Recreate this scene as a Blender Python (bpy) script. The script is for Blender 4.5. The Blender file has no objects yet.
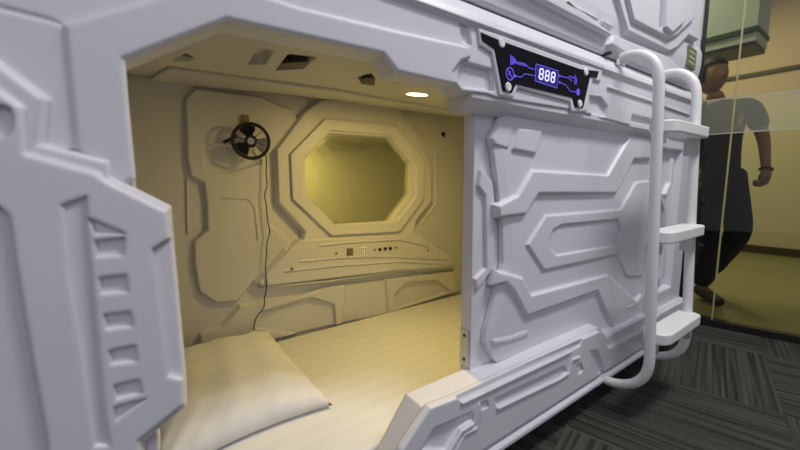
import bpy, bmesh, math, random
from mathutils import Vector, Matrix, Euler
random.seed(4)
C = bpy.context.scene.collection
PI = math.pi

# ------------------------------------------------------------------ materials
def new_mat(name):
    m = bpy.data.materials.new(name); m.use_nodes = True
    nt = m.node_tree; b = nt.nodes['Principled BSDF']
    return m, nt, b
def bevelled(nt, b, r=0.003, bump=None):
    bv = nt.nodes.new('ShaderNodeBevel'); bv.samples = 6; bv.inputs['Radius'].default_value = r
    if bump is not None: nt.links.new(bump, bv.inputs['Normal'])
    nt.links.new(bv.outputs[0], b.inputs['Normal'])
def plain(name, col, rough=0.5, metal=0.0, bev=0, emit=None, estr=0, spec=None):
    m, nt, b = new_mat(name)
    # a faint procedural variation keeps every surface from being perfectly uniform
    n = nt.nodes.new('ShaderNodeTexNoise'); n.inputs['Scale'].default_value = 6
    mx = nt.nodes.new('ShaderNodeMixRGB'); mx.inputs[1].default_value = (*[c * .96 for c in col], 1); mx.inputs[2].default_value = (*col, 1)
    tc = nt.nodes.new('ShaderNodeTexCoord'); nt.links.new(tc.outputs['Object'], n.inputs['Vector'])
    nt.links.new(n.outputs['Fac'], mx.inputs[0]); nt.links.new(mx.outputs[0], b.inputs['Base Color'])
    b.inputs['Roughness'].default_value = rough; b.inputs['Metallic'].default_value = metal
    if spec is not None: b.inputs['Specular IOR Level'].default_value = spec
    if emit:
        b.inputs['Emission Color'].default_value = (*emit, 1); b.inputs['Emission Strength'].default_value = estr
    if bev: bevelled(nt, b, bev)
    return m
M = {}
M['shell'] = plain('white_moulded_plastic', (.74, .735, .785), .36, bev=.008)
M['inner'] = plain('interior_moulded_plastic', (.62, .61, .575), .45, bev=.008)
M['door'] = plain('door_plastic', (.75, .745, .80), .34, bev=.009)
M['ladder'] = plain('white_powder_coat', (.78, .78, .78), .35)
M['tread'] = plain('tread_plastic', (.82, .82, .82), .45, bev=.004)
M['black'] = plain('black_acrylic', (.004, .004, .008), .3, spec=.15)
M['rubber'] = plain('black_rubber', (.02, .02, .02), .6)
M['dark'] = plain('dark_metal', (.02, .02, .022), .4)
M['bolt'] = plain('white_bolt', (.85, .85, .88), .4)
M['digit'] = plain('display_digit', (.6, .6, .9), .4, emit=(.55, .52, 1), estr=1.1)
M['glow'] = plain('display_line', (.05, .04, .35), .4, emit=(.12, .08, .75), estr=.75)
M['digitbox'] = plain('display_box', (.01, .01, .06), .4, emit=(.03, .02, .4), estr=.2)
M['metal'] = plain('zinc_plate', (.55, .56, .56), .4, .7)
M['steel'] = plain('steel', (.5, .5, .5), .3, .8)
M['tan'] = plain('tan_plastic', (.25, .16, .06), .5)
M['sticker'] = plain('green_sticker', (.15, .20, .10), .5)
M['stickerpale'] = plain('sticker_print', (.6, .62, .5), .5)
M['lamp'] = plain('lamp_glass', (1, .9, .7), .4, emit=(1, .80, .42), estr=14)
M['skin'] = plain('skin', (.42, .25, .17), .55)
M['hair'] = plain('black_hair', (.012, .01, .01), .6)
M['shirt'] = plain('black_cotton', (.02, .02, .022), .9)
M['trousers'] = plain('navy_twill', (.012, .012, .028), .85)
M['shoe'] = plain('black_shoe', (.03, .03, .03), .5)
M['sole'] = plain('grey_sole', (.3, .3, .3), .6)
M['post'] = plain('black_aluminium', (.012, .012, .012), .35)
M['teal'] = plain('grey_green_laminate', (.60, .72, .64), .4)
M['tealdark'] = plain('dark_green_laminate', (.03, .10, .06), .5)
M['wallcream'] = plain('cream_paint', (.60, .55, .34), .8)
M['walltan'] = plain('peach_paint', (.60, .49, .37), .8)
M['skirting'] = plain('dark_skirting', (.05, .04, .015), .5)
M['olive'] = plain('olive_vinyl', (.25, .24, .11), .35)
M['frost'] = plain('frosted_film', (.42, .42, .32), .6)
M['seal'] = plain('amber_seal', (.42, .36, .16), .4)
M['grille'] = plain('speaker_mesh', (.16, .14, .11), .6)
M['lampcase'] = plain('lamp_case', (.8, .8, .8), .5)
M['roomlamp'] = plain('room_lamp', (1, 1, 1), .5, emit=(1, .98, .96), estr=1)

# woven sheet with satin stripes
m, nt, b = new_mat('white_satin_stripe'); M['sheet'] = m
tc = nt.nodes.new('ShaderNodeTexCoord')
w = nt.nodes.new('ShaderNodeTexWave'); w.wave_type = 'BANDS'; w.bands_direction = 'Y'; w.inputs['Scale'].default_value = 5; w.inputs['Distortion'].default_value = .4
nt.links.new(tc.outputs['Object'], w.inputs['Vector'])
r = nt.nodes.new('ShaderNodeValToRGB'); r.color_ramp.elements[0].color = (.79, .78, .76, 1); r.color_ramp.elements[1].color = (.815, .805, .785, 1)
r.color_ramp.elements[0].position = .35; r.color_ramp.elements[1].position = .65
nt.links.new(w.outputs['Fac'], r.inputs[0]); nt.links.new(r.outputs[0], b.inputs['Base Color'])
b.inputs['Roughness'].default_value = .75
n = nt.nodes.new('ShaderNodeTexNoise'); n.inputs['Scale'].default_value = 5; nt.links.new(tc.outputs['Object'], n.inputs['Vector'])
bp = nt.nodes.new('ShaderNodeBump'); bp.inputs['Strength'].default_value = .35; bp.inputs['Distance'].default_value = .03
nt.links.new(n.outputs['Fac'], bp.inputs['Height']); nt.links.new(bp.outputs[0], b.inputs['Normal'])

# mirror with noise ripples imitating reflected relief
m, nt, b = new_mat('smoked_mirror'); M['mirror'] = m
b.inputs['Base Color'].default_value = (.66, .68, .44, 1); b.inputs['Metallic'].default_value = .9; b.inputs['Roughness'].default_value = .12
n = nt.nodes.new('ShaderNodeTexNoise'); n.inputs['Scale'].default_value = 9; bp = nt.nodes.new('ShaderNodeBump'); bp.inputs['Strength'].default_value = .12; bp.inputs['Distance'].default_value = .01
nt.links.new(n.outputs['Fac'], bp.inputs['Height']); nt.links.new(bp.outputs[0], b.inputs['Normal'])

# carpet tiles, stripes turned a quarter from tile to tile
m, nt, b = new_mat('striped_carpet_tiles'); M['carpet'] = m
tc = nt.nodes.new('ShaderNodeTexCoord'); mp = nt.nodes.new('ShaderNodeMapping')
mp.inputs['Rotation'].default_value = (0, 0, math.radians(-14)); mp.inputs['Location'].default_value = (.076, -.317, .1)
nt.links.new(tc.outputs['Object'], mp.inputs['Vector'])
ck = nt.nodes.new('ShaderNodeTexChecker'); ck.inputs['Scale'].default_value = 1 / .6
nt.links.new(mp.outputs[0], ck.inputs['Vector'])
def stripes(sx, sy):
    a = nt.nodes.new('ShaderNodeMapping'); a.inputs['Scale'].default_value = (sx, sy, 1)
    nt.links.new(mp.outputs[0], a.inputs['Vector'])
    q = nt.nodes.new('ShaderNodeTexNoise'); q.inputs['Scale'].default_value = 1; q.inputs['Detail'].default_value = 3
    nt.links.new(a.outputs[0], q.inputs['Vector']); return q.outputs['Fac']
s1 = stripes(75, 1.2); s2 = stripes(1.2, 75)
mx = nt.nodes.new('ShaderNodeMixRGB'); nt.links.new(ck.outputs['Fac'], mx.inputs[0]); nt.links.new(s1, mx.inputs[1]); nt.links.new(s2, mx.inputs[2])
r = nt.nodes.new('ShaderNodeValToRGB'); r.color_ramp.elements[0].position = .36; r.color_ramp.elements[1].position = .66
r.color_ramp.elements[0].color = (.026, .029, .024, 1); r.color_ramp.elements[1].color = (.085, .088, .074, 1)
nt.links.new(mx.outputs[0], r.inputs[0]); nt.links.new(r.outputs[0], b.inputs['Base Color'])
b.inputs['Roughness'].default_value = .95; b.inputs['Specular IOR Level'].default_value = .1
bp = nt.nodes.new('ShaderNodeBump'); bp.inputs['Strength'].default_value = .5; bp.inputs['Distance'].default_value = .003
nt.links.new(mx.outputs[0], bp.inputs['Height']); nt.links.new(bp.outputs[0], b.inputs['Normal'])

# tinted glass
m, nt, b = new_mat('tinted_glass'); M['glass'] = m
out = nt.nodes['Material Output']; nt.nodes.remove(b)
tr = nt.nodes.new('ShaderNodeBsdfTransparent'); tr.inputs[0].default_value = (.72, .71, .60, 1)
gl = nt.nodes.new('ShaderNodeBsdfGlossy'); gl.inputs['Roughness'].default_value = .02; gl.inputs[0].default_value = (.9, .9, .9, 1)
fr = nt.nodes.new('ShaderNodeFresnel'); fr.inputs[0].default_value = 1.45
ms = nt.nodes.new('ShaderNodeMixShader')
nt.links.new(fr.outputs[0], ms.inputs[0]); nt.links.new(tr.outputs[0], ms.inputs[1]); nt.links.new(gl.outputs[0], ms.inputs[2]); nt.links.new(ms.outputs[0], out.inputs[0])

# ------------------------------------------------------------------ mesh helpers
def area(p): return .5 * sum(p[i][0] * p[(i + 1) % len(p)][1] - p[(i + 1) % len(p)][0] * p[i][1] for i in range(len(p)))
def ccw(p): return list(p) if area(p) > 0 else list(reversed(p))
def inset(p, d):
    p = ccw(p); n = len(p); out = []
    for i in range(n):
        a = Vector(p[i - 1]); b = Vector(p[i]); c = Vector(p[(i + 1) % n])
        e1 = (b - a).normalized(); e2 = (c - b).normalized()
        n1 = Vector((-e1.y, e1.x)); n2 = Vector((-e2.y, e2.x))
        k = n1 + n2
        if k.length < 1e-4: k = n1
        k.normalize(); s = d / max(.45, k.dot(n1))
        out.append((b.x + k.x * s, b.y + k.y * s))
    return out
def rings(bm, rs):
    """loft closed rings of 3D points and cap both ends"""
    vs = [[bm.verts.new(p) for p in r] for r in rs]
    n = len(vs[0])
    for a, b in zip(vs, vs[1:]):
        for i in range(n): bm.faces.new((a[i], a[(i + 1) % n], b[(i + 1) % n], b[i]))
    bm.faces.new(vs[0][::-1]); bm.faces.new(vs[-1])
def mesh_of(bm, name='m'):
    bmesh.ops.recalc_face_normals(bm, faces=bm.faces[:])
    me = bpy.data.meshes.new(name); bm.to_mesh(me); bm.free(); return me
def to3(p, y): return [(a, y, b) for a, b in p]
def solid(poly, yb, yf, slope=.006, cuts=(), sh=None):
    """moulded plate: outline in x,z, back at yb, front at yf (towards the aisle) with chamfered rim; cuts = (outline, depth, slope)"""
    poly = ccw(poly); bm = bmesh.new()
    sh = abs(yb - yf) * .5 if sh is None else sh
    sh = min(sh, abs(yb - yf) * .95)
    sg = 1 if yb > yf else -1
    rings(bm, [to3(poly, yb), to3(poly, yf + sg * sh), to3(inset(poly, slope), yf)])
    me = mesh_of(bm)
    if cuts: me = carve(me, [cutter(c[0], yf, c[1], c[2]) for c in cuts])
    return me
def cutter(poly, yf, depth, slope):
    poly = ccw(poly); bm = bmesh.new()
    rings(bm, [to3(poly, yf - .02), to3(poly, yf), to3(inset(poly, slope), yf + depth)])
    return mesh_of(bm)
def carve(me, cutters):
    for cm in cutters:
        a = bpy.data.objects.new('tmp', me); k = bpy.data.objects.new('cut', cm); C.objects.link(a); C.objects.link(k)
        md = a.modifiers.new('b', 'BOOLEAN'); md.operation = 'DIFFERENCE'; md.solver = 'EXACT'; md.object = k
        dg = bpy.context.evaluated_depsgraph_get(); me = bpy.data.meshes.new_from_object(a.evaluated_get(dg))
        bpy.data.objects.remove(a); bpy.data.objects.remove(k)
    return me
def box(x0, x1, y0, y1, z0, z1, bev=0):
    bm = bmesh.new(); bmesh.ops.create_cube(bm, size=1)
    for v in bm.verts: v.co = Vector(((x0 + x1) / 2 + v.co.x * (x1 - x0), (y0 + y1) / 2 + v.co.y * (y1 - y0), (z0 + z1) / 2 + v.co.z * (z1 - z0)))
    if bev: bmesh.ops.bevel(bm, geom=bm.edges[:], offset=bev, segments=3, affect='EDGES', profile=.5)
    return mesh_of(bm)
def xprof(pts, x0, x1):
    """profile in y,z swept along x"""
    bm = bmesh.new(); rings(bm, [[(x0, a, b) for a, b in pts], [(x1, a, b) for a, b in pts]]); return mesh_of(bm)
def zprism(poly, z0, z1, bev=0):
    bm = bmesh.new(); poly = ccw(poly)
    rings(bm, [[(a, b, z0) for a, b in poly], [(a, b, z1) for a, b in poly]])
    if bev: bmesh.ops.bevel(bm, geom=bm.edges[:], offset=bev, segments=3, affect='EDGES', profile=.5)
    return mesh_of(bm)
def strip(path, w):
    """outline of a polyline of width w"""
    L = []; R = []
    for i, p in enumerate(path):
        a = Vector(path[max(0, i - 1)]); b = Vector(path[min(len(path) - 1, i + 1)]); p = Vector(p)
        if 0 < i < len(path) - 1:
            e1 = (p - a).normalized(); e2 = (b - p).normalized(); n1 = Vector((-e1.y, e1.x)); n2 = Vector((-e2.y, e2.x)); k = (n1 + n2).normalized(); s = (w / 2) / max(.5, k.dot(n1))
        else:
            e = (b - a).normalized(); k = Vector((-e.y, e.x)); s = w / 2
        L.append((p.x + k.x * s, p.y + k.y * s)); R.append((p.x - k.x * s, p.y - k.y * s))
    return L + R[::-1]
def rib(path, w, yb, yf, slope=.003): return solid(strip(path, w), yb, yf, min(slope, w * .35))
def tube(path, r, seg=12, closed=False):
    bm = bmesh.new(); n = len(path); rs = []
    P = [Vector(p) for p in path]; up = None
    for i in range(n):
        a = P[i - 1] if (i or closed) else P[0]; b = P[(i + 1) % n] if (i < n - 1 or closed) else P[-1]
        t = (b - a).normalized()
        if up is None: up = t.orthogonal().normalized()
        up = (up - t * up.dot(t)).normalized(); s = t.cross(up)
        rr = r[i] if isinstance(r, (list, tuple)) else r
        rs.append([bm.verts.new(P[i] + up * math.cos(2 * PI * k / seg) * rr + s * math.sin(2 * PI * k / seg) * rr) for k in range(seg)])
    for i in range(n if closed else n - 1):
        A, B = rs[i], rs[(i + 1) % n]
        for k in range(seg):
            f = bm.faces.new((A[k], A[(k + 1) % seg], B[(k + 1) % seg], B[k])); f.smooth = True
    if not closed:
        bm.faces.new(rs[0][::-1]); bm.faces.new(rs[-1])
    return mesh_of(bm)
def smooth_path(p, k=6):
    P = [Vector(q) for q in p]; out = []
    for i in range(len(P) - 1):
        a = P[max(0, i - 1)]; b = P[i]; c = P[i + 1]; d = P[min(len(P) - 1, i + 2)]
        for j in range(k):
            t = j / k
            out.append(.5 * ((2 * b) + (c - a) * t + (2 * a - 5 * b + 4 * c - d) * t * t + (3 * b - a - 3 * c + d) * t ** 3))
    out.append(P[-1]); return out
def disc(c, r, axis, depth, seg=28, bev=0):
    c = Vector(c); ax = Vector(axis).normalized(); u = ax.orthogonal().normalized(); v = ax.cross(u); bm = bmesh.new()
    R = lambda rr, d: [c + ax * d + u * math.cos(2 * PI * k / seg) * rr + v * math.sin(2 * PI * k / seg) * rr for k in range(seg)]
    rings(bm, [R(r, 0), R(r, depth - bev), R(r - bev, depth)] if bev else [R(r, 0), R(r, depth)])
    return mesh_of(bm)
def join(meshes):
    bm = bmesh.new()
    for me in meshes: bm.from_mesh(me)
    me = bpy.data.meshes.new('j'); bm.to_mesh(me); bm.free(); return me
def obj(name, meshes, mat, parent=None, smooth=False):
    me = join(meshes if isinstance(meshes, list) else [meshes]); me.name = name
    me.materials.clear(); me.materials.append(mat)
    for p in me.polygons: p.material_index = 0
    if smooth:
        for p in me.polygons: p.use_smooth = True
    o = bpy.data.objects.new(name, me); C.objects.link(o)
    if parent:
        o.parent = parent; o.matrix_parent_inverse = Matrix.Identity(4)
        w = Matrix.Identity(4); q = parent; chain = []
        while q: chain.append(q); q = q.parent
        for q in reversed(chain): w = w @ q.matrix_local_cached if hasattr(q, 'matrix_local_cached') else w @ Matrix.LocRotScale(q.location, q.rotation_euler, q.scale)
        inv = w.inverted(); me.transform(inv)
    return o
def thing(name, label, cat, loc=(0, 0, 0), group=None):
    o = bpy.data.objects.new(name, None); C.objects.link(o); o.location = loc; o.empty_display_size = .1
    o['label'] = label; o['category'] = cat
    if group: o['group'] = group
    return o
def tag(o, label, cat, group=None):
    o['label'] = label; o['category'] = cat
    if group: o['group'] = group
    return o
def struct(o): o['kind'] = 'structure'; return o

# ------------------------------------------------------------------ setting
struct(obj('floor', box(-2.5, 2.9, -2.6, 1.6, -.05, 0), M['carpet']))

# glass wall: line from G0 to G1 on the floor
G0 = Vector((2.575, .561)); GD = Vector((.2436, -.9699)); GN = Vector((-.9699, -.2436))
def gp(s, z, d=0): p = G0 + GD * s + GN * d; return (p.x, p.y, z)
def gbox(s0, s1, d0, d1, z0, z1):
    bm = bmesh.new()
    rings(bm, [[gp(s0, z, d0), gp(s1, z, d0), gp(s1, z, d1), gp(s0, z, d1)] for z in (z0, z1)]); return mesh_of(bm)
pane = struct(obj('window_1', [gbox(0, .600, -.005, .005, .03, 2.6), gbox(.608, 1.9, -.005, .005, .03, 2.6)], M['glass']))
obj('joint_seal', gbox(.600, .608, -.007, .007, .03, 2.6), M['seal'], pane)
struct(obj('trim_1', gbox(0, 1.9, -.025, .025, .0, .04), M['post']))
struct(obj('trim_2', gbox(.436, .455, -.02, .03, .04, 2.6), M['post']))
fz = M['band'] = bpy.data.materials.new('sheer_frosted_film'); fz.use_nodes = True
nt = fz.node_tree; nt.nodes.remove(nt.nodes['Principled BSDF'])
a = nt.nodes.new('ShaderNodeBsdfTransparent'); q = nt.nodes.new('ShaderNodeBsdfDiffuse'); q.inputs[0].default_value = (.55, .55, .42, 1); k = nt.nodes.new('ShaderNodeMixShader'); k.inputs[0].default_value = .16
nt.links.new(a.outputs[0], k.inputs[1]); nt.links.new(q.outputs[0], k.inputs[2]); nt.links.new(k.outputs[0], nt.nodes['Material Output'].inputs[0])
for s0, s1 in ((.02, .600), (.608, 1.9)):
    bd_ = obj('frosted_band', gbox(s0, s1, .0055, .0065, 1.142, 1.330), M['band'], pane)
    for z in (1.136, 1.330): obj('band_edge', gbox(s0, s1, .0055, .0068, z, z + .006), M['frost'], bd_)

# room beyond the glass
struct(obj('floor_beyond', zprism([(2.52, .8), (3.05, -1.3), (6.5, -1.3), (6.5, 2.6), (2.9, 2.6)], -.052, -.002), M['olive']))
struct(obj('wall_far', box(5.92, 6.0, -1.3, 2.6, 0, 1.75), M['wallcream']))
struct(obj('wall_far_upper', box(5.93, 6.0, -1.3, 2.6, 1.75, 3.1), M['walltan']))
struct(obj('baseboard_far', box(5.90, 5.93, -1.3, 2.6, 0, .09), M['skirting']))
struct(obj('trim_3', box(5.90, 5.93, -1.3, 2.6, 2.08, 2.12), M['skirting']))
cab = thing('overhead_cabinet', 'grey-green overhead cabinet with dark green lower edge, behind the glass above the person', 'cabinet', (3.75, .35, 1.8))
obj('body', box(3.62, 3.95, .09, .95, 1.86, 2.66, .006), M['teal'], cab)
obj('lower_rail', box(3.60, 3.97, .085, .96, 1.925, 1.96, .003), M['tealdark'], cab)
obj('underside', box(3.61, 3.96, .10, .95, 1.835, 1.86, .002), M['dark'], cab)
for y in (.13, .92):
    obj('hanging_rod', tube([(3.79, y, 2.66), (3.79, y, 3.1)], .01), M['steel'], cab)

# ------------------------------------------------------------------ lower sleeping pod
BASE = .105; SEAM = 1.298; XL = -.62; XR = 2.25
pod = thing('sleeping_pod', 'white moulded lower sleeping pod with open entrance and yellow-lit interior, on the carpet', 'capsule bed', (0, 0, 0), 'stacked sleeping pods')
# shell box behind the relief
obj('outer_shell', [box(XL, XR, .06, .98, 1.262, 1.29), box(XL, XR, .93, .98, BASE, 1.262), box(XL, XL + .03, .06, .93, BASE, 1.262),
                    box(XR - .03, XR, .06, .93, BASE, 1.262), box(XL, XR, .06, .93, BASE, .14)], M['shell'], pod)
obj('plinth', box(XL + .03, XR - .05, .10, .96, 0, BASE), M['rubber'], pod)

# left pillar
pl = []
pl.append(solid([(XL, BASE), (-.12, BASE), (-.12, .30), (-.03, .40), (-.014, .46), (-.014, 1.045), (-.04, 1.29), (XL, 1.29)], .07, .0015, .003))
# flared lower block, first tier
t1 = [(-0.150, 1.043), (-0.124, 1.015), (-0.089, 0.981), (-0.098, 0.928), (-0.037, 0.910), (-0.037, 0.889), (0.026, 0.847), (0.026, 0.806), (0.027, 0.584), (0.025, 0.540), (-0.031, 0.504), (-0.046, 0.392), (-0.228, 0.505)]
t2 = [(-0.152, 1.004), (-0.125, 0.983), (-0.109, 0.967), (-0.111, 0.916), (-0.050, 0.894), (-0.041, 0.884), (0.021, 0.842), (0.022, 0.807), (0.023, 0.590), (0.020, 0.549), (-0.035, 0.517), (-0.048, 0.407), (-0.225, 0.515)]
slots = []
for a in ("0",): pass
slots += [([(-0.061, 0.808), (-0.028, 0.810), (-0.032, 0.784), (-0.061, 0.785)], .007, .003), ([(-0.061, 0.760), (-0.031, 0.759), (-0.031, 0.734), (-0.061, 0.736)], .007, .003),
          ([(-0.060, 0.710), (-0.031, 0.708), (-0.029, 0.685), (-0.060, 0.687)], .007, .003), ([(-0.059, 0.660), (-0.029, 0.659), (-0.029, 0.634), (-0.059, 0.638)], .007, .003),
          ([(-0.058, 0.610), (-0.029, 0.609), (-0.027, 0.586), (-0.058, 0.587)], .007, .003),
          ([(-0.064, 0.838), (-0.026, 0.813), (-0.060, 0.816)], .010, .002),
          ([(-0.060, 0.579), (-0.022, 0.578), (-0.061, 0.556)], .010, .002),
          ([(-0.002, 0.790), (0.033, 0.812), (0.036, 0.578), (0.002, 0.601)], .012, .004),
          ([(-0.180, 0.869), (-0.138, 0.855), (-0.131, 0.843), (-0.131, 0.780), (-0.129, 0.668), (-0.126, 0.561), (-0.132, 0.452), (-0.219, 0.506)], .03, .008),
          ([(-0.088, 0.855), (-0.062, 0.866), (-0.065, 0.809), (-0.069, 0.568), (-0.067, 0.524), (-0.086, 0.531), (-0.087, 0.655), (-0.091, 0.774)], .006, .004),
          ([(-0.127, 0.969), (-0.119, 0.966), (-0.117, 0.954), (-0.120, 0.939), (-0.127, 0.932), (-0.136, 0.933), (-0.139, 0.952), (-0.133, 0.965)], .03, .006)]
pl.append(solid(t1, .0, -.022, .006)); pl.append(solid(t2, -.018, -.030, .005, slots))
pl.append(solid([(-0.178, 1.081), (-0.122, 1.078), (-0.065, 1.073), (-0.059, 0.973), (-0.061, 0.920), (-0.121, 0.922), (-0.186, 1.011)], .0, -.007, .003))
obj('left_pillar', pl, M['shell'], pod)


hd = []
hole = [(-0.013, 1.044), (0.120, 1.127), (0.402, 1.130), (0.436, 1.102), (0.599, 1.100), (0.615, 1.086), (0.705, 1.091), (0.746, 1.087)]
hd.append(solid(hole + [(1.10, 1.095), (1.60, 1.078), (XR, 1.075), (XR, 1.262), (XL, 1.262)] + [(-0.180, 1.083), (-0.123, 1.080), (-0.080, 1.076)] + [(-.045, 1.05)], .06, 0, .004,
    [([(0.599, 1.258), (0.631, 1.268), (0.649, 1.195), (0.616, 1.197)], .008, .003),
     ([(0.605, 1.131), (0.623, 1.157), (0.725, 1.156), (0.730, 1.104), (0.625, 1.097), (0.605, 1.109)], .012, .003),
     ([(1.186, 1.153), (1.271, 1.158), (1.323, 1.134), (1.321, 1.094), (1.219, 1.090)], .012, .003),
     ([(1.503, 1.081), (1.513, 1.126), (1.667, 1.126), (1.917, 1.107), (1.927, 1.064), (1.687, 1.073)], .016, .003)]))
# raised band framing the entrance
hd.append(solid([(-0.070, 1.073), (0.011, 1.119), (0.070, 1.155), (0.137, 1.174), (0.229, 1.170), (0.433, 1.178), (0.630, 1.188), (0.637, 1.163), (0.605, 1.150), (0.580, 1.122), (0.587, 1.095), (0.427, 1.097), (0.394, 1.125), (0.117, 1.121), (-0.011, 1.041), (-0.012, 0.996), (-0.012, 0.884), (-0.035, 0.871), (-0.072, 0.924)], .0, -.012, .005))
hd.append(xprof([(.06, 1.298), (.02, 1.298), (-.006, 1.262), (-.010, 1.245), (.0, 1.238), (.06, 1.238)], XL, XR))
hd.append(rib([(0.743, 1.246), (1.008, 1.255), (1.270, 1.256)], .012, 0, -.008))
hd.append(rib([(1.306, 1.194), (1.654, 1.190), (2.111, 1.181)], .010, 0, -.007))
# underside lip behind the face
hd.append(xprof([(.004, 1.100), (.004, 1.080), (.045, 1.055), (.09, 1.055), (.09, 1.100)], .655, XR))
obj('header', hd, M['shell'], pod)
obj('seam', box(XL, XR, .03, .06, 1.290, 1.302), M['rubber'], pod)

# status display let into the header
disp_out = [(0.670, 1.228), (0.746, 1.224), (1.115, 1.220), (1.231, 1.233), (1.221, 1.210), (1.177, 1.206), (1.145, 1.107), (1.098, 1.104), (1.084, 1.130), (0.806, 1.130), (0.791, 1.106), (0.755, 1.106), (0.721, 1.200), (0.677, 1.210)]
hd_rim = solid([(0.662, 1.238), (0.752, 1.240), (1.123, 1.236), (1.260, 1.251), (1.253, 1.202), (1.200, 1.201), (1.174, 1.098), (1.085, 1.089), (1.071, 1.117), (0.818, 1.122), (0.803, 1.095), (0.747, 1.093), (0.713, 1.190), (0.670, 1.200)], 0, -.006, .003)
obj('display_rim', hd_rim, M['shell'], pod)
disp = obj('status_display', solid(disp_out, -.004, -.009, .001), M['black'], pod)
for c in ([(0.743, 1.218)], [(0.773, 1.118)], [(1.147, 1.216)], [(1.121, 1.117)]):
    obj('bolt', disc((c[0][0], -.008, c[0][1]), .0115, (0, -1, 0), .005, 20, .002), M['bolt'], disp)
# digits
bx = [(0.887, 1.194), (0.996, 1.194), (0.993, 1.146), (0.888, 1.150)]
def line(path, w, mat=None, name='icon_line'): return solid(strip(path, w), -.0085, -.0098, 0)
obj('digit_window', solid(bx, -.0085, -.0093, 0), M['digitbox'], disp)
obj('digit_frame', [line(bx + [bx[0]], .0024)], M['glow'], disp)
x0, z1 = bx[0]; x1 = bx[1][0]; z0 = bx[3][1]
w_ = (x1 - x0); h_ = (z1 - z0)
def seg8(cx, cz, w, h, sl=.12):
    q = lambda a, b: (cx + a * w + b * h * sl, cz + b * h)
    P = [q(-.5, -.5), q(.5, -.5), q(-.5, 0), q(.5, 0), q(-.5, .5), q(.5, .5)]
    segs = [(4, 5), (2, 3), (0, 1), (4, 2), (5, 3), (2, 0), (3, 1)]
    out = []
    for a, b in segs:
        A = Vector(P[a]); B = Vector(P[b]); d = (B - A) * .10
        out.append(solid(strip([tuple(A + d), tuple(B - d)], .0042), -.009, -.0104, 0))
    return out
for k in range(3):
    obj('digit', seg8(x0 + w_ * (.24 + .26 * k), (z0 + z1) / 2, w_ * .15, h_ * .60), M['digit'], disp)
ic = []
ic.append(line([(0.888, 1.179), (0.857, 1.179), (0.839, 1.186), (0.789, 1.184)], .0022))
ic.append(line([(0.889, 1.163), (0.841, 1.161), (0.824, 1.150), (0.799, 1.149)], .0022))
ic.append(line([(1.000, 1.181), (1.053, 1.183), (1.071, 1.177)], .0022))
ic.append(line([(1.002, 1.164), (1.039, 1.161), (1.062, 1.147), (1.096, 1.149)], .0022))
for c in ([(0.799, 1.149)], [(1.003, 1.181)], [(1.004, 1.164)]): ic.append(disc((c[0][0], -.009, c[0][1]), .004, (0, -1, 0), .0012, 12))
for q in ic[:4]: obj('circuit_line', q, M['glow'], disp)
for q in ic[4:]: obj('circuit_dot', q, M['glow'], disp)
c = [(0.779, 1.151)][0]
circ = [(c[0] + .015 * math.cos(t * PI / 8), c[1] + .015 * math.sin(t * PI / 8)) for t in range(16)]
obj('slashed_circle_icon', [line(circ + [circ[0]], .003), line([(c[0] - .010, c[1] + .010), (c[0] + .010, c[1] - .010)], .003), line([(c[0] - .006, c[1] - .004), (c[0] + .002, c[1] + .006)], .003)], M['glow'], disp)
c = [(0.793, 1.185)][0]
obj('lamp_icon', [line([(c[0] - .012, c[1] - .012), (c[0] - .012, c[1] + .012)], .004), line([(c[0] - .004, c[1] - .010), (c[0] - .004, c[1] + .010)], .005), line([(c[0] + .004, c[1] - .006), (c[0] + .004, c[1] + .006)], .006)], M['glow'], disp)
obj('caption_marks', [line([(c[0] + .012 + .010 * k, c[1] - .003), (c[0] + .018 + .010 * k, c[1] - .003)], .005) for k in range(4)], M['glow'], disp)
c = [(1.087, 1.183)][0]
obj('socket_icon', [line([(c[0], c[1] - .014), (c[0], c[1] + .014)], .004), line([(c[0] + .008, c[1] - .012), (c[0] + .008, c[1] + .008)], .004), line([(c[0] - .035 + .03, c[1] + .004), (c[0] - .035, c[1] + .006)], .003)], M['glow'], disp)
c = [(1.108, 1.150)][0]
obj('fan_icon', [disc((c[0], -.009, c[1]), .010, (0, -1, 0), .0012, 14)], M['glow'], disp)

# sill
sl = []
sill_top = .335
sl.append(solid([(0.425, 0.276), (0.508, 0.346), (0.593, 0.339), (1.213, 0.329), (1.327, 0.325), (1.409, 0.235), (1.742, 0.223)] + [(1.90, .262), (XR, .262), (XR, .142), (-.35, .142), (-.35, .17), (.36, .17)], .0, -.02, .004,
    [([(0.593, 0.342), (1.206, 0.327), (1.195, 0.304), (1.150, 0.303), (0.607, 0.323)], .008, .002),
     ([(0.477, 0.246), (0.520, 0.289), (0.655, 0.278), (0.660, 0.251), (0.612, 0.243), (0.560, 0.206)], .012, .005),
     ([(0.739, 0.280), (1.091, 0.264), (1.112, 0.239), (1.083, 0.224), (0.752, 0.248)], .007, .003),
     ([(1.261, 0.267), (1.321, 0.253), (1.398, 0.141), (1.335, 0.146)], .012, .003),
     ([(0.682, 0.288), (0.710, 0.289), (0.719, 0.265), (0.690, 0.264)], .005, .001),
     ([(1.169, 0.239), (1.202, 0.243), (1.226, 0.205), (1.193, 0.197)], .005, .001)]))
sl.append(rib([(0.609, 0.318), (1.060, 0.306), (1.133, 0.305)], .007, -.018, -.026))
sl.append(rib([(0.750, 0.247), (1.067, 0.227), (1.122, 0.230), (1.136, 0.272), (1.189, 0.267)], .008, -.018, -.026))
sl.append(rib([(0.562, 0.198), (0.610, 0.242), (0.658, 0.244), (0.676, 0.294)], .008, -.018, -.027))
sl.append(rib([(0.593, 0.192), (0.625, 0.227), (0.674, 0.223), (0.688, 0.269)], .006, -.018, -.025))
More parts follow.
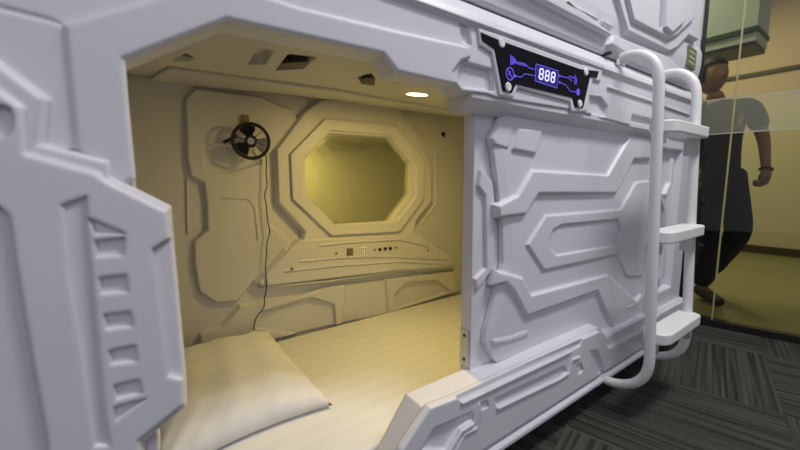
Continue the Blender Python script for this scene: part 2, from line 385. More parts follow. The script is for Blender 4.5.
# the ledge on top, its stepped end and the bottom flange
sl.append(solid([(-.35, BASE), (.30, BASE), (.30, .18), (.40, .20), (.505, sill_top), (1.35, sill_top - .004), (1.42, .272), (XR, .268), (XR, BASE)], .075, -.004, .004))
sl.append(xprof([(.07, BASE - .0), (-.014, BASE), (-.026, BASE + .006), (-.026, BASE + .018), (-.018, BASE + .026), (.07, BASE + .026)], -.35, XR))
obj('sill', sl, M['shell'], pod)

# right pillar between the door and the pod's end
rp = [solid([(1.80, .25), (XR, .25), (XR, 1.085), (1.80, 1.085)], .09, .012, .006,
      [([(1.86, .34), (2.12, .34), (2.12, 1.02), (1.86, 1.02)], .028, .010)])]
rp.append(rib([(1.86, .98), (1.90, .82), (1.98, .74), (2.02, .60), (2.02, .40)], .035, .045, .018, .008))
rp.append(rib([(1.87, .70), (1.93, .64), (1.93, .45), (2.00, .36)], .03, .045, .020, .008))
rp.append(rib([(2.04, .98), (2.04, .86), (1.98, .80)], .03, .045, .022, .008))
rp.append(solid([(1.95, .52), (2.06, .58), (2.06, .66), (1.97, .60)], .045, .024, .006))
obj('right_pillar', rp, M['shell'], pod)

# jamb at the right of the entrance
jb = [solid([(.722, .25), (1.85, .25), (1.85, 1.12), (.722, 1.12)], .095, .058, .002)]
jb.append(solid([(0.744, 0.912), (0.794, 0.879), (0.806, 0.808), (0.808, 0.645), (0.800, 0.622), (0.738, 0.571), (0.729, 0.607), (0.774, 0.632), (0.763, 0.838), (0.734, 0.866)], .06, .048, .003))
jamb = obj('door_jamb', jb, M['shell'], pod)
sp = obj('strike_plate', [box(.7185, .722, .060, .094, .345, .452)], M['metal'], jamb)
for z in (.435, .362): obj('screw', disc((.7185, .077, z), .005, (-1, 0, 0), .002, 12), M['dark'], sp)

# sliding door
D = .040
dr = []
dr.append(solid([(0.827, 1.071), (0.772, 0.994), (0.791, 0.921), (0.828, 0.749), (0.837, 0.640), (0.813, 0.575), (0.769, 0.453), (0.762, 0.415), (0.818, 0.336), (1.185, 0.314), (1.507, 0.232), (1.817, 0.203), (1.974, 0.211)] + [(1.84, .55), (1.84, .93), (1.80, 1.04), (1.40, 1.075)], .057, .036, .036,
    [([(0.779, 0.425), (0.867, 0.408), (0.962, 0.407), (0.976, 0.345), (0.827, 0.355)], .008, .004)][:0], sh=.004))
dr.append(solid([(0.784, 0.421), (0.867, 0.408), (0.962, 0.407), (0.969, 0.381), (0.873, 0.384), (0.794, 0.397)], .056, .032, .006))
dr.append(solid([(0.870, 1.034), (0.991, 1.035), (0.988, 1.011), (0.966, 0.954), (0.847, 0.963)], .056, .028, .008))
dr.append(solid([(0.808, 1.056), (0.861, 1.031), (0.838, 0.966), (0.778, 0.974), (0.766, 0.992)], .056, .033, .006))
A = [(0.785, 0.813), (0.876, 0.841), (0.944, 0.914), (1.411, 0.902), (1.580, 1.060), (1.783, 1.057), (1.801, 0.965), (1.624, 0.960), (1.495, 0.825), (0.980, 0.836), (0.951, 0.809), (0.923, 0.777), (0.795, 0.774)]
dr.append(solid(A, .056, .024, .008, sh=.016))
B = [(0.797, 0.628), (0.920, 0.587), (0.964, 0.525), (1.465, 0.510), (1.597, 0.437), (1.748, 0.346), (1.838, 0.375), (1.918, 0.311), (1.746, 0.234), (1.551, 0.260), (1.384, 0.452), (0.943, 0.454), (0.873, 0.545), (0.835, 0.580), (0.782, 0.581)]
dr.append(solid(B, .056, .024, .008, sh=.016))
Cx = [(0.934, 0.684), (1.028, 0.771), (1.548, 0.764), (1.668, 0.871), (1.829, 0.879), (1.919, 0.422), (1.649, 0.467), (1.541, 0.576), (1.030, 0.588)]
dr.append(solid(Cx, .044, .029, .006, [([(1.051, 0.691), (1.071, 0.722), (1.123, 0.735), (1.527, 0.725), (1.571, 0.668), (1.526, 0.615), (1.102, 0.628), (1.059, 0.654)], .009, .005)]))
dr.append(rib([(1.651, 0.330), (1.772, 0.327), (1.849, 0.373)], .008, .044, .022))
door = obj('sliding_door', dr, M['door'], pod)

# ------------------------------------------------------------------ interior
bw = []
Yb = .88
bw.append(box(-.59, 2.14, .895, .93, .14, 1.262))
# left relief panel
bw.append(solid([(0.169, 1.220), (0.129, 1.177), (0.120, 0.961), (0.129, 0.901), (0.166, 0.879), (0.171, 0.816), (0.168, 0.707), (0.122, 0.666), (0.117, 0.588), (0.126, 0.471), (0.183, 0.412), (0.262, 0.404), (0.318, 0.468), (0.489, 0.602), (0.482, 0.633), (0.394, 0.717), (0.390, 0.788), (0.400, 0.977), (0.433, 1.010), (0.546, 1.131), (0.515, 1.185), (0.458, 1.195), (0.397, 1.218)], .90, .876, .008,
    [([(0.178, 1.024), (0.265, 1.021), (0.347, 1.006), (0.383, 0.968), (0.382, 0.953), (0.255, 0.912), (0.194, 0.919), (0.175, 0.933)], .007, .006)], sh=.014))
bw.append(rib([(0.328, 0.464), (0.470, 0.597)], .03, .895, .866, .008))
bw.append(rib([(0.228, 0.822), (0.321, 0.815), (0.345, 0.782), (0.350, 0.648)], .006, .88, .873, .002))
bw.append(rib([(0.119, 0.890), (0.108, 0.690)], .006, .896, .888, .002))
# raised mirror surround
oct_out = [(0.640, 1.237), (0.558, 1.178), (0.431, 1.013), (0.429, 0.795), (0.537, 0.665), (0.517, 0.606), (0.706, 0.599), (1.150, 0.579), (1.156, 0.665), (1.267, 0.767), (1.266, 0.966), (1.137, 1.156), (1.026, 1.257)]
oct_in = [(0.668, 1.092), (0.995, 1.096), (1.124, 0.968), (1.114, 0.809), (0.990, 0.677), (0.678, 0.681), (0.551, 0.825), (0.552, 0.972)]
bw.append(solid(oct_out, .90, .860, .010, [(oct_in, .032, .004)], sh=.018))
def ringband(o, w, yb, yf):
    q = ccw(o); i = inset(q, w); bm = bmesh.new(); n = len(q)
    a = [bm.verts.new((x, yb, z)) for x, z in q]; b = [bm.verts.new((x, yf, z)) for x, z in inset(q, .004)]
    c_ = [bm.verts.new((x, yf, z)) for x, z in inset(q, w - .004)]; d = [bm.verts.new((x, yb, z)) for x, z in i]
    for k in range(n):
        j = (k + 1) % n
        for P, Q in ((a, b), (b, c_), (c_, d), (d, a)): bm.faces.new((P[k], P[j], Q[j], Q[k]))
    return mesh_of(bm)
mid = [(0.647, 1.154), (1.019, 1.156), (1.204, 0.991), (1.197, 0.780), (1.039, 0.621), (0.657, 0.637), (0.487, 0.810), (0.487, 0.995)]
bw.append(ringband(mid, .055, .87, .848))
# console shelf under the mirror, lower ribs and panels
con = [(0.515, 0.634), (1.169, 0.611), (1.282, 0.534), (1.428, 0.436), (1.429, 0.376), (1.037, 0.413), (0.349, 0.453), (0.335, 0.477), (0.471, 0.604)]
bw.append(solid(con, .90, .858, .006, sh=.02))
for pa in ([(0.511, 0.539), (0.724, 0.528), (1.006, 0.496), (1.389, 0.429)], [(0.445, 0.505), (0.698, 0.494), (1.037, 0.466), (1.405, 0.397)], [(0.604, 0.598), (0.742, 0.597), (1.038, 0.581), (1.239, 0.522)]):
    bw.append(rib(pa, .006, .862, .853, .002))
bw.append(rib([(0.349, 0.453), (0.646, 0.427), (1.037, 0.413), (1.438, 0.375)], .016, .898, .862, .007))
bw.append(solid([(0.197, 0.323), (0.266, 0.389), (0.512, 0.382), (0.654, 0.397), (1.449, 0.351), (1.476, 0.217), (1.017, 0.196), (0.699, 0.203), (0.295, 0.217), (0.118, 0.267), (0.120, 0.306)], .90, .868, .006,
    [([(0.735, 0.398), (0.967, 0.389), (0.977, 0.205), (0.708, 0.196)], .020, .003),
     ([(1.009, 0.209), (1.016, 0.300), (1.088, 0.347), (1.314, 0.319), (1.425, 0.228)], .020, .006),
     ([(0.321, 0.276), (0.348, 0.351), (0.565, 0.368), (0.676, 0.312), (0.682, 0.193), (0.503, 0.201)], .020, .006)], sh=.016))
# far-right plain panel with a small hook hole
bw.append(rib([(1.166, 1.155), (1.311, 1.049), (1.314, 0.747), (1.207, 0.643)], .006, .896, .886, .002))
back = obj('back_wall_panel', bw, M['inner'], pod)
q = [(1.363, 1.140)][0]
obj('hook', [disc((q[0], .894, q[1]), .010, (0, -1, 0), .012, 12), tube([(q[0], .884, q[1] + .01), (q[0], .876, q[1]), (q[0], .884, q[1] - .018)], .005, 8)], M['dark'], back)
obj('mirror', solid(inset(oct_in, -.002), .897, .889, .001), M['mirror'], back)

cp = back
def yq(s): return s
c = [(0.754, 0.552)][0]
obj('speaker_grille', [solid([(c[0] - .017, c[1] - .018), (c[0] + .017, c[1] - .018), (c[0] + .017, c[1] + .018), (c[0] - .017, c[1] + .018)], .858, .854, .002)], M['grille'], cp)
c = [(0.826, 0.546)][0]
fp = obj('touch_panel', [solid([(c[0] - .021, c[1] - .022), (c[0] + .021, c[1] - .022), (c[0] + .021, c[1] + .022), (c[0] - .021, c[1] + .022)], .858, .854, .002)], M['lampcase'], cp)
for a in (-1, 0, 1):
    for b_ in (-1, 0, 1):
        if a or b_: obj('touch_mark', disc((c[0] + a * .012, .854, c[1] + b_ * .012), .0032, (0, -1, 0), .001, 8), M['dark'], fp)
for c, rr in zip([(0.889, 0.546), (0.919, 0.545), (0.950, 0.544), (0.981, 0.543), (1.014, 0.543)], (.004, .0085, .0085, .0085, .004)):
    obj('knob', disc((c[0], .858, c[1]), rr, (0, -1, 0), .008, 16, .001), M['dark'], cp)
for c in [(0.685, 0.553), (1.230, 0.503), (0.477, 0.512)]: obj('screw', disc((c[0], .858, c[1]), .006, (0, -1, 0), .003, 12), M['grille'], cp)

# ceiling, sloping up to the back
TH = math.atan(.095 / .85)
cl = thing('c', 'x', 'x'); bpy.data.objects.remove(cl)
def tilt(me):
    me.transform(Matrix.Translation((0, .03, 1.14)) @ Matrix.Rotation(TH, 4, 'X')); return me
def zcut(poly, d, s=.006):
    bm = bmesh.new(); poly = ccw(poly)
    rings(bm, [[(a, b, -.02) for a, b in poly], [(a, b, 0) for a, b in poly], [(a, b, d) for a, b in inset(poly, s)]]); return mesh_of(bm)
o1 = [(0.077, 0.481), (0.095, 0.345), (0.121, 0.383), (0.113, 0.455)]; o2 = [(0.210, 0.156), (0.243, 0.152), (0.267, 0.320), (0.233, 0.361)]; o3 = [(0.272, 0.156), (0.328, 0.130), (0.354, 0.285), (0.309, 0.378)]; o4 = [(0.499, 0.261), (0.497, 0.181), (0.549, 0.242), (0.607, 0.348), (0.563, 0.352)]
cs = zprism([(-.59, .02), (2.14, .02), (2.14, .857), (-.59, .857)], 0, .035)
cs = carve(cs, [zcut(o1, .02), zcut(o2, .025), zcut(o3, .028), zcut(o4, .028)])
cm = [tilt(cs)]
cr = [(0.638, 0.304), (0.844, 0.543), (1.132, 0.530), (0.924, 0.308)]
cm.append(tilt(zprism(inset([(0.022, 0.972), (0.073, 0.573), (0.534, 0.517), (1.186, 0.586), (1.277, 0.682), (0.608, 0.682), (0.185, 0.877)], .0), -.010, .0, .003)))
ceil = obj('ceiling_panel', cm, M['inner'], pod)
obj('vent_slot', tilt(zprism([(0.293, 0.273), (0.331, 0.197), (0.354, 0.285), (0.309, 0.378)], .001, .012)), M['dark'], ceil)
obj('vent_slot', tilt(zprism([(0.522, 0.278), (0.540, 0.231), (0.607, 0.348), (0.563, 0.352)], .001, .012)), M['dark'], ceil)
obj('vent_slot', tilt(zprism([(0.090, 0.390), (0.097, 0.354), (0.113, 0.392)], .001, .012)), M['dark'], ceil)
lc = [(0.780, 0.349)][0]
dl = obj('downlight', [tilt(disc((lc[0], lc[1], 0), .036, (0, 0, -1), .004, 32, .002))], M['lamp'], ceil)
obj('lamp_ring', [tilt(tube([(lc[0] + .040 * math.cos(k * PI / 16), lc[1] + .040 * math.sin(k * PI / 16), -.001) for k in range(32)], .004, 8, True))], M['lampcase'], dl)

# ------------------------------------------------------------------ bedding
def grid_mesh(nx, ny, f):
    bm = bmesh.new(); V = [[bm.verts.new(f(i / nx, j / ny)) for j in range(ny + 1)] for i in range(nx + 1)]
    for i in range(nx):
        for j in range(ny): bm.faces.new((V[i][j], V[i + 1][j], V[i + 1][j + 1], V[i][j + 1])).smooth = True
    return bm
mt = tag(obj('mattress', box(-.575, 1.9, .10, .866, .142, .207, .012), M['sheet'], smooth=True), 'pod mattress under a white satin-striped sheet glowing yellow', 'mattress')

def pillow(cx, cy, w, d, h, rot, zb):
    nx, ny = 40, 40; bm = bmesh.new()
    rnd = random.Random(3)
    def shape(u, v, s):
        a, b_ = 2 * u - 1, 2 * v - 1
        pin = 1 - .10 * (1 - abs(a) ** 2.2) if 1 else 1
        x = a * w / 2 * (1 - .09 * (1 - abs(b_) ** 2) * abs(a) ** 2)
        y = b_ * d / 2 * (1 - .09 * (1 - abs(a) ** 2) * abs(b_) ** 2)
        t = max(0, (1 - abs(a) ** 2.3)) ** .42 * max(0, (1 - abs(b_) ** 2.6)) ** .42
        wr = .006 * math.sin(9 * a + 5 * b_) * math.sin(7 * b_ - 3 * a) * t + .004 * math.sin(22 * (a - b_)) * (1 - t) * min(1, t * 4)
        if s > 0: z = .014 * (1 - t) + h * t + wr
        else: z = .014 * (1 - t)
        return x, y, z
    T = {}; Bt = {}
    for i in range(nx + 1):
        for j in range(ny + 1):
            T[i, j] = bm.verts.new(shape(i / nx, j / ny, 1))
            edge = i in (0, nx) or j in (0, ny)
            Bt[i, j] = T[i, j] if edge else bm.verts.new(shape(i / nx, j / ny, -1))
    for i in range(nx):
        for j in range(ny):
            bm.faces.new((T[i, j], T[i + 1, j], T[i + 1, j + 1], T[i, j + 1])).smooth = True
            try: bm.faces.new((Bt[i, j], Bt[i, j + 1], Bt[i + 1, j + 1], Bt[i + 1, j])).smooth = True
            except ValueError: pass
    me = mesh_of(bm); me.transform(Matrix.Translation((cx, cy, zb)) @ Matrix.Rotation(rot, 4, 'Z') @ Matrix.Translation((0, 0, .012)) @ Matrix.Rotation(math.radians(3.5), 4, 'X')); return me
tag(obj('pillow', pillow(.168, .572, .44, .560, .100, math.radians(3), .210), M['sheet']), 'plump white satin-striped pillow at the left end of the mattress', 'pillow')

# ------------------------------------------------------------------ clip fan and its cable
fc = [(0.327, 1.032)][0]; fc = Vector((fc[0], .80, fc[1]))
fan = thing('wall_fan', 'small black round fan clipped to the pod\'s back wall', 'fan', tuple(fc))
ax = Vector((-.25, -1, -.10)).normalized(); u = ax.orthogonal().normalized()
if abs(u.z) < .5: u = (Vector((0, 0, 1)) - ax * ax.z).normalized()
v = ax.cross(u)
def fcirc(r, off=0, n=40): return [fc + ax * off + u * math.cos(2 * PI * k / n) * r + v * math.sin(2 * PI * k / n) * r for k in range(n)]
obj('guard', [tube(fcirc(.065, .0), .0042, 8, True), tube(fcirc(.060, -.020), .003, 8, True)] +
    [tube([fc + ax * .004 + (u * math.cos(a) + v * math.sin(a)) * .018, fc + ax * .010 + (u * math.cos(a) + v * math.sin(a)) * .045, fc + (u * math.cos(a) + v * math.sin(a)) * .065], .0012, 6) for a in [k * PI / 6 for k in range(12)]], M['rubber'], fan)
hub = obj('hub', disc(fc - ax * .012, .021, ax, .020, 20, .004), M['rubber'], fan)
obj('hub_badge', disc(fc + ax * .008 + u * .0, .012, ax, .002, 20), M['metal'], hub)
obj('motor', disc(fc - ax * .045, .024, ax, .033, 20, .005), M['rubber'], fan)
for k in range(3):
    a0 = PI / 2 + k * 2 * PI / 3 + .5; bm = bmesh.new(); vs = []
    for i in range(7):
        t = i / 6; rr = .018 + .038 * t; w0 = .35 + .25 * math.sin(t * PI * .8)
        vs.append([bm.verts.new(fc - ax * (.004 + s * .006) + (u * math.cos(a0 + s * w0) + v * math.sin(a0 + s * w0)) * rr) for s in (-1, -.3, .3, 1)])
    for i in range(6):
        for j in range(3): bm.faces.new((vs[i][j], vs[i + 1][j], vs[i + 1][j + 1], vs[i][j + 1])).smooth = True
    g = bmesh.ops.solidify(bm, geom=bm.faces[:], thickness=.0015)
    obj('blade', mesh_of(bm), M['metal' if k == 0 else 'rubber'], fan)
obj('bracket', [tube([fc - ax * .04, fc + Vector((.0, .055, .03)), fc + Vector((.0, .070, .075))], .006, 8), box(fc.x - .013, fc.x + .013, .862, .878, fc.z + .060, fc.z + .105, .003)], M['tan'], fan)
obj('arm', tube([fc + Vector((-.04, .03, .02)), fc + Vector((-.085, .05, -.005))], .006, 8), M['rubber'], fan)
pp = [(0.381, 0.999), (0.394, 0.968), (0.390, 0.921), (0.391, 0.869), (0.380, 0.829), (0.385, 0.781), (0.386, 0.728), (0.392, 0.682), (0.379, 0.634), (0.376, 0.597), (0.368, 0.531), (0.369, 0.459), (0.358, 0.406), (0.352, 0.369), (0.327, 0.340), (0.314, 0.314), (0.308, 0.285)]
tag(obj('fan_cable', tube(smooth_path([(a, .853 if k > 0 else .83, b_) for k, (a, b_) in enumerate(pp)], 4), .0022, 8), M['rubber']), 'thin black cable hanging from the fan down to the bed', 'cable')

# ------------------------------------------------------------------ upper pod
up = thing('sleeping_pod', 'white moulded upper sleeping pod, stacked above the one with the open entrance', 'capsule bed', (0, 0, 1.31), 'stacked sleeping pods')
uf = [xprof([(.98, 1.305), (.02, 1.305), (.012, 1.312), (-.002, 1.40), (-.004, 1.42), (-.004, 1.47), (.006, 1.50), (.006, 2.45), (.98, 2.45)], XL, 2.20)]
obj('outer_shell', uf, M['shell'], up)
fr_ = []
fr_.append(solid([(0.890, 1.407), (1.270, 1.367), (1.299, 1.355), (0.989, 1.357), (0.730, 1.364)], .02, -.012, .004))
fr_.append(rib([(1.017, 1.386), (1.202, 1.385)], .012, .01, -.012)); fr_.append(rib([(1.234, 1.386), (1.302, 1.384)], .012, .01, -.012))
fr_.append(solid([(1.274, 1.502), (1.393, 1.384), (1.770, 1.391), (1.850, 1.422), (1.962, 1.494), (2.089, 1.500), (2.116, 1.643), (2.046, 1.789), (1.450, 1.700)], .02, -.018, .008, sh=.02))
fr_.append(solid([(1.333, 1.503), (1.406, 1.421), (1.726, 1.429), (1.804, 1.461), (1.977, 1.564), (1.980, 1.646), (1.895, 1.777), (1.431, 1.689)], -.01, -.030, .006,
    [([(1.613, 1.449), (1.604, 1.582), (1.635, 1.591), (1.656, 1.451)], .014, .001)]))
fr_.append(solid([(1.620, 1.592), (1.646, 1.451), (1.717, 1.445), (1.840, 1.518), (1.840, 1.655)], -.02, -.042, .005))
fr_.append(solid([(1.320, 1.366), (1.808, 1.386), (1.857, 1.367), (2.082, 1.345), (2.090, 1.315), (1.550, 1.313), (1.297, 1.329)], .03, -.008, .005))
obj('front_relief', fr_, M['shell'], up)
st = [(1.999, 1.469), (2.104, 1.464), (2.100, 1.379), (2.008, 1.386)]
sk = obj('notice_sticker', solid(st, .010, -.011, .0), M['sticker'], up)
for k in range(3):
    a = st[0]; 
    obj('print_line', solid([(st[0][0] + .012, st[0][1] - .018 - .022 * k), (st[1][0] - .02, st[0][1] - .022 - .022 * k), (st[1][0] - .02, st[0][1] - .028 - .022 * k), (st[0][0] + .012, st[0][1] - .024 - .022 * k)], -.0105, -.0118, 0), M['stickerpale'], sk)
hk = [(1.313, 1.307)][0]
obj('cable_hole_grommet', disc((hk[0], .03, hk[1]), .006, (0, -1, 0), .034, 16), M['rubber'], up)

# ------------------------------------------------------------------ ladder
ld = thing('ladder', 'white tubular ladder with three plastic treads fixed to the pod front', 'ladder', (1.565, -.145, .0))
def rail(X, r):
    p = smooth_path([(X, -.004, 1.300), (X, -.03, 1.304), (X, -.066, 1.296), (X, -.100, 1.270), (X, -.120, 1.230), (X, -.127, 1.17)], 5)
    q = smooth_path([(X, -.162, .30), (X, -.163, .24), (X, -.152, .19), (X, -.126, .153), (X, -.090, .130), (X, -.055, .118), (X, -.022, .116)], 5)
    return tube(p + [(X, -.135, .95), (X, -.147, .65)] + q, r, 16)
for X in (1.385, 1.748):
    rl = obj('rail', rail(X, .0165), M['ladder'], ld)
    obj('mounting_plate', [box(X - .026, X + .026, -.008, -.001, 1.276, 1.295, .002)], M['ladder'], rl)
for z, y in ((1.055, -.131), (.685, -.146), (.330, -.161)):
    t = obj('tread', [zprism([(1.400, y + .030), (1.400, y - .018), (1.412, y - .036), (1.44, y - .046), (1.735, y - .046), (1.752, y - .038), (1.757, y - .02), (1.757, y + .030)], z - .020, z + .020, .005)], M['tread'], ld)
    obj('bracket', box(1.722, 1.732, y - .02, y + .025, z - .085, z - .02, .001), M['steel'], t); obj('bracket', box(1.402, 1.41, y - .02, y + .025, z - .055, z - .02, .001), M['steel'], t)

# ------------------------------------------------------------------ figure beyond the glass, in place of a person reflected in it
U = Vector((.23, -.973, 0)); Vw = Vector((.973, .23, 0))
def skin(name, verts, edges, radii, mat, parent, root=0, lev=2):
    me = bpy.data.meshes.new(name); me.from_pydata([tuple(v) for v in verts], edges, []); o = bpy.data.objects.new('tmp', me); C.objects.link(o)
    sk = o.modifiers.new('s', 'SKIN'); 
    for i, d in enumerate(me.skin_vertices[0].data):
        r = radii[i]; d.radius = (r, r) if not isinstance(r, tuple) else r; d.use_root = (i == root)
    sb = o.modifiers.new('u', 'SUBSURF'); sb.levels = lev
    dg = bpy.context.evaluated_depsgraph_get(); m2 = bpy.data.meshes.new_from_object(o.evaluated_get(dg)); bpy.data.objects.remove(o)
    for p in m2.polygons: p.use_smooth = True
    return m2
ft = (3.297, 0.163, -0.000)
per = thing('person', 'person in black T-shirt and dark trousers walking, set behind the glass in place of a reflection, wrist bracelet, fist closed', 'person', (ft[0], ft[1], 0))
pel = Vector((3.304, 0.136, 0.861)); wst = Vector((3.300, 0.154, 1.028)); chs = Vector((3.294, 0.178, 1.278)); nb = Vector((3.289, 0.199, 1.430)); hb = Vector((3.285, 0.214, 1.499)); hc = Vector((3.281, 0.231, 1.590))
sR = Vector((3.390, 0.032, 1.385)); eR = Vector((3.428, -0.041, 1.141)); wR = Vector((3.375, -0.076, 0.939)); kR = Vector((3.334, -0.076, 0.847))
sL = Vector((3.136, 0.324, 1.407)); eL = Vector((3.116, 0.321, 1.144)); wL = Vector((3.072, 0.247, 0.931)); kL = Vector((3.058, 0.220, 0.849))
hR = Vector((3.367, 0.087, 0.804)); nR = Vector((3.334, 0.010, 0.516)); aR = Vector((3.498, 0.185, 0.169)); tR = Vector((3.529, 0.226, 0.050))
hL = Vector((3.243, 0.177, 0.805)); nL = Vector((3.245, 0.167, 0.448)); aL = Vector((3.275, 0.171, 0.101)); tL = aL + Vector((-.07, -.10, -.03)); aL.z = .09; tL.z = .035
V0 = [pel, wst, chs, nb, hb, sR, eR, wR, kR, sL, eL, wL, kL, hR, nR, aR, hL, nL, aL, tL, tR]
E0 = [(0, 1), (1, 2), (2, 3), (3, 4), (2, 5), (5, 6), (6, 7), (7, 8), (2, 9), (9, 10), (10, 11), (11, 12), (0, 13), (13, 14), (14, 15), (0, 16), (16, 17), (17, 18), (18, 19), (15, 20)]
R0 = [.105, .10, .115, .055, .050, .052, .036, .025, .026, .052, .036, .025, .026, .085, .055, .035, .085, .055, .035, .028, .028]
body = [skin('body', V0, E0, R0, None, None)]
# head: ovoid with brow, nose, chin, ears
fwd = (U * .62 - Vw * .78).normalized(); sd = Vector((0, 0, 1)).cross(fwd).normalized()
bm = bmesh.new(); bmesh.ops.create_uvsphere(bm, u_segments=32, v_segments=24, radius=1)
for q in bm.verts:
    a, b_, c = q.co
    f = b_ * .098; s = a * .075; z = c * .118
    if c < 0: s *= 1 - .30 * c * c; f *= 1 - .12 * c * c
    if b_ > .3: z -= .0; f += .010 * math.exp(-((c + .85) ** 2) / .05)
    f += .026 * math.exp(-(a * a) / .02 - ((c + .12) ** 2) / .035) if b_ > .5 else 0
    f -= .010 * math.exp(-((abs(a) - .38) ** 2) / .02 - ((c - .10) ** 2) / .02) if b_ > .4 else 0
    f += .006 * math.exp(-(a * a) / .06 - ((c + .48) ** 2) / .008) if b_ > .4 else 0
    q.co = hc + fwd * f + sd * s + Vector((0, 0, 1)) * z
for f in bm.faces: f.smooth = True
body.append(mesh_of(bm))
for s in (-1, 1): body.append(disc(hc + sd * s * .073 - fwd * .005 + Vector((0, 0, -.005)), .028, sd * s + fwd * -.3, .012, 14, .005))
# hands: palm plus five curled fingers each
def hand(w, k, side):
    d = (k - w).normalized(); lat = (fwd - d * fwd.dot(d)).normalized(); inn = d.cross(lat) * side
    out = [skin('p', [w, w + d * .045, w + d * .085], [(0, 1), (1, 2)], [(.022, .016), (.036, .018), (.036, .016)], None, None)]
    for i, (L, o_) in enumerate(((.030, -.028), (.036, -.010), (.034, .009), (.026, .026))):
        p = w + d * .085 + lat * o_
        out.append(skin('f', [p - d * .02, p + d * L * .8, p + d * L * .9 + inn * L, p + inn * (L * 1.2) - d * .005], [(0, 1), (1, 2), (2, 3)], [.0095, .009, .0085, .007], None, None, 0, 1))
    p = w + d * .03 + lat * .030
    out.append(skin('t', [p, p + lat * .018 + d * .025 + inn * .015, p + lat * .006 + d * .05 + inn * .030], [(0, 1), (1, 2)], [.012, .010, .008], None, None, 0, 1))
    return out
body += hand(wR, kR, 1); body += hand(wL, kL, -1)
bd = obj('body', body, M['skin'], per, True)
bm = bmesh.new(); bmesh.ops.create_uvsphere(bm, u_segments=28, v_segments=20, radius=1)
for q in list(bm.verts):
    a, b_, c = q.co; q.co = hc + fwd * (b_ * .106 - .012) + sd * a * .083 + Vector((0, 0, 1)) * (c * .120 + .014)
dl_ = [q for q in bm.verts if (q.co - hc).dot(fwd) > .035 and (q.co - hc).z < .060 or (q.co - hc).z < -.045]
bmesh.ops.delete(bm, geom=dl_, context='VERTS'); bmesh.ops.solidify(bm, geom=bm.faces[:], thickness=.006)
obj('hair', mesh_of(bm), M['hair'], per, True)
obj('tshirt', [skin('s', [pel + Vector((0, 0, -.09)), wst, chs, nb + Vector((0, 0, -.02)), sR, sR.lerp(eR, .75), sL, sL.lerp(eL, .75)], [(0, 1), (1, 2), (2, 3), (2, 4), (4, 5), (2, 6), (6, 7)], [.125, .122, .134, .062, .068, .058, .068, .058], None, None)], M['shirt'], per, True)
obj('trousers', [skin('t', [pel, hR, nR, aR, hL, nL, aL, pel + Vector((0, 0, .12))], [(0, 1), (1, 2), (2, 3), (0, 4), (4, 5), (5, 6), (0, 7)], [.12, .102, .080, .058, .102, .078, .060, .122], None, None)], M['trousers'], per, True)
def shoe(a, t):
    d = (t - a); d.z *= .5; d.normalize()
    return skin('s', [a - d * .05 - Vector((0, 0, .03)), a + d * .04 - Vector((0, 0, .035)), t + d * .06], [(0, 1), (1, 2)], [.042, .045, .034], None, None)
s1_ = shoe(aL, tL)
mn = min(q.co.z for q in s1_.vertices)
s1_.transform(Matrix.Translation((0, 0, -mn + .002)))
obj('shoe', s1_, M['shoe'], per, True); s2_ = shoe(aR, tR); obj('shoe', s2_, M['shoe'], per, True)
dR = (kR - wR).normalized(); bu = dR.orthogonal().normalized(); bv_ = dR.cross(bu); bc = wR - dR * .005
tag(obj('bracelet', tube([bc + (bu * math.cos(k * PI / 10) + bv_ * math.sin(k * PI / 10)) * .031 for k in range(20)], .007, 8, True), M['rubber'], per), '', '')
b0 = [o for o in C.objects if o.name.startswith('bracelet')][0]
for k in ('label', 'category'): del b0[k]

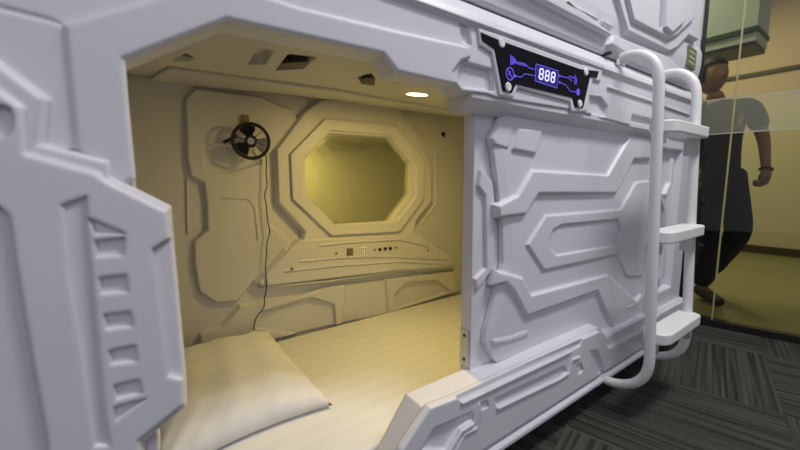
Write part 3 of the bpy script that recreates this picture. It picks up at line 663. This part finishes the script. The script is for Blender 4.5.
# ------------------------------------------------------------------ room lamps and added fill lamps
def lamp(name, loc, sx, sy, power, col, label, cat='lamp', rot=(0, 0, 0)):
    t = thing(name, label, cat, loc, 'ceiling lights')
    L = bpy.data.lights.new(name + '_light', 'AREA'); L.shape = 'RECTANGLE'; L.size = sx; L.size_y = sy; L.energy = power; L.color = col
    o = bpy.data.objects.new('light', L); C.objects.link(o); o.parent = t; o.location = (0, 0, -.035); o.rotation_euler = rot
    obj('housing', box(loc[0] - sx / 2 - .02, loc[0] + sx / 2 + .02, loc[1] - sy / 2 - .02, loc[1] + sy / 2 + .02, loc[2] - .03, loc[2] + .02, .004), M['lampcase'], t)
    return t
lamp('ceiling_or_fill_light', (1.35, -.8, 2.75), 1.2, .3, 36, (1, .985, .97), 'ceiling strip light over the aisle, nearer the person')
lamp('ceiling_or_fill_light', (-.6, -2.4, 2.75), 1.0, .3, 14, (.90, .92, 1), 'unseen strip light behind the camera, added as front fill for the left side')  # added lamp behind the camera, front fill for the left side
lamp('ceiling_or_fill_light', (4.5, .9, 2.95), .6, .6, 55, (1, .90, .62), 'square ceiling light deep in the room beyond the glass')
lamp('ceiling_or_fill_light', (3.05, .95, 2.95), .3, .3, 22, (1, .96, .85), 'small square light out of view behind the glass, added to brighten the cabinet front')  # added lamp out of view, brightens the cabinet face
# downlight of the pod
L = bpy.data.lights.new('downlight_bulb', 'AREA'); L.shape = 'DISK'; L.size = .07; L.energy = 4.0; L.color = (1, .73, .21); L.spread = math.radians(178)
o = bpy.data.objects.new('bulb', L); C.objects.link(o); o.parent = pod
lp = Matrix.Translation((0, .03, 1.14)) @ Matrix.Rotation(TH, 4, 'X') @ Vector((lc[0], lc[1], -.012)); o.location = lp
o.rotation_euler = (TH, 0, 0)

wd = bpy.data.worlds.new('room_air'); bpy.context.scene.world = wd; wd.use_nodes = True
bg = wd.node_tree.nodes['Background']; bg.inputs[0].default_value = (.84, .84, .97, 1); bg.inputs[1].default_value = .33

# ------------------------------------------------------------------ camera
cd = bpy.data.cameras.new('camera'); cam = bpy.data.objects.new('camera', cd); C.objects.link(cam)
cd.sensor_width = 36; cd.lens = 355 / 800 * 36; cd.clip_start = .02
Rm = Matrix(((0.816267, 0.075819, -0.572677), (-0.577638, 0.095907, -0.810640), (-0.006538, 0.992498, 0.122082)))
cam.matrix_world = Matrix.Translation((0, -.62, .88)) @ Rm.to_4x4()
cd.dof.use_dof = True; cd.dof.focus_distance = 1.15; cd.dof.aperture_fstop = 2.4
sc = bpy.context.scene; sc.camera = cam
sc.view_settings.view_transform = 'Standard'; sc.view_settings.look = 'None'; sc.view_settings.gamma = 1; sc.view_settings.exposure = 0
sc.view_settings.use_curve_mapping = False
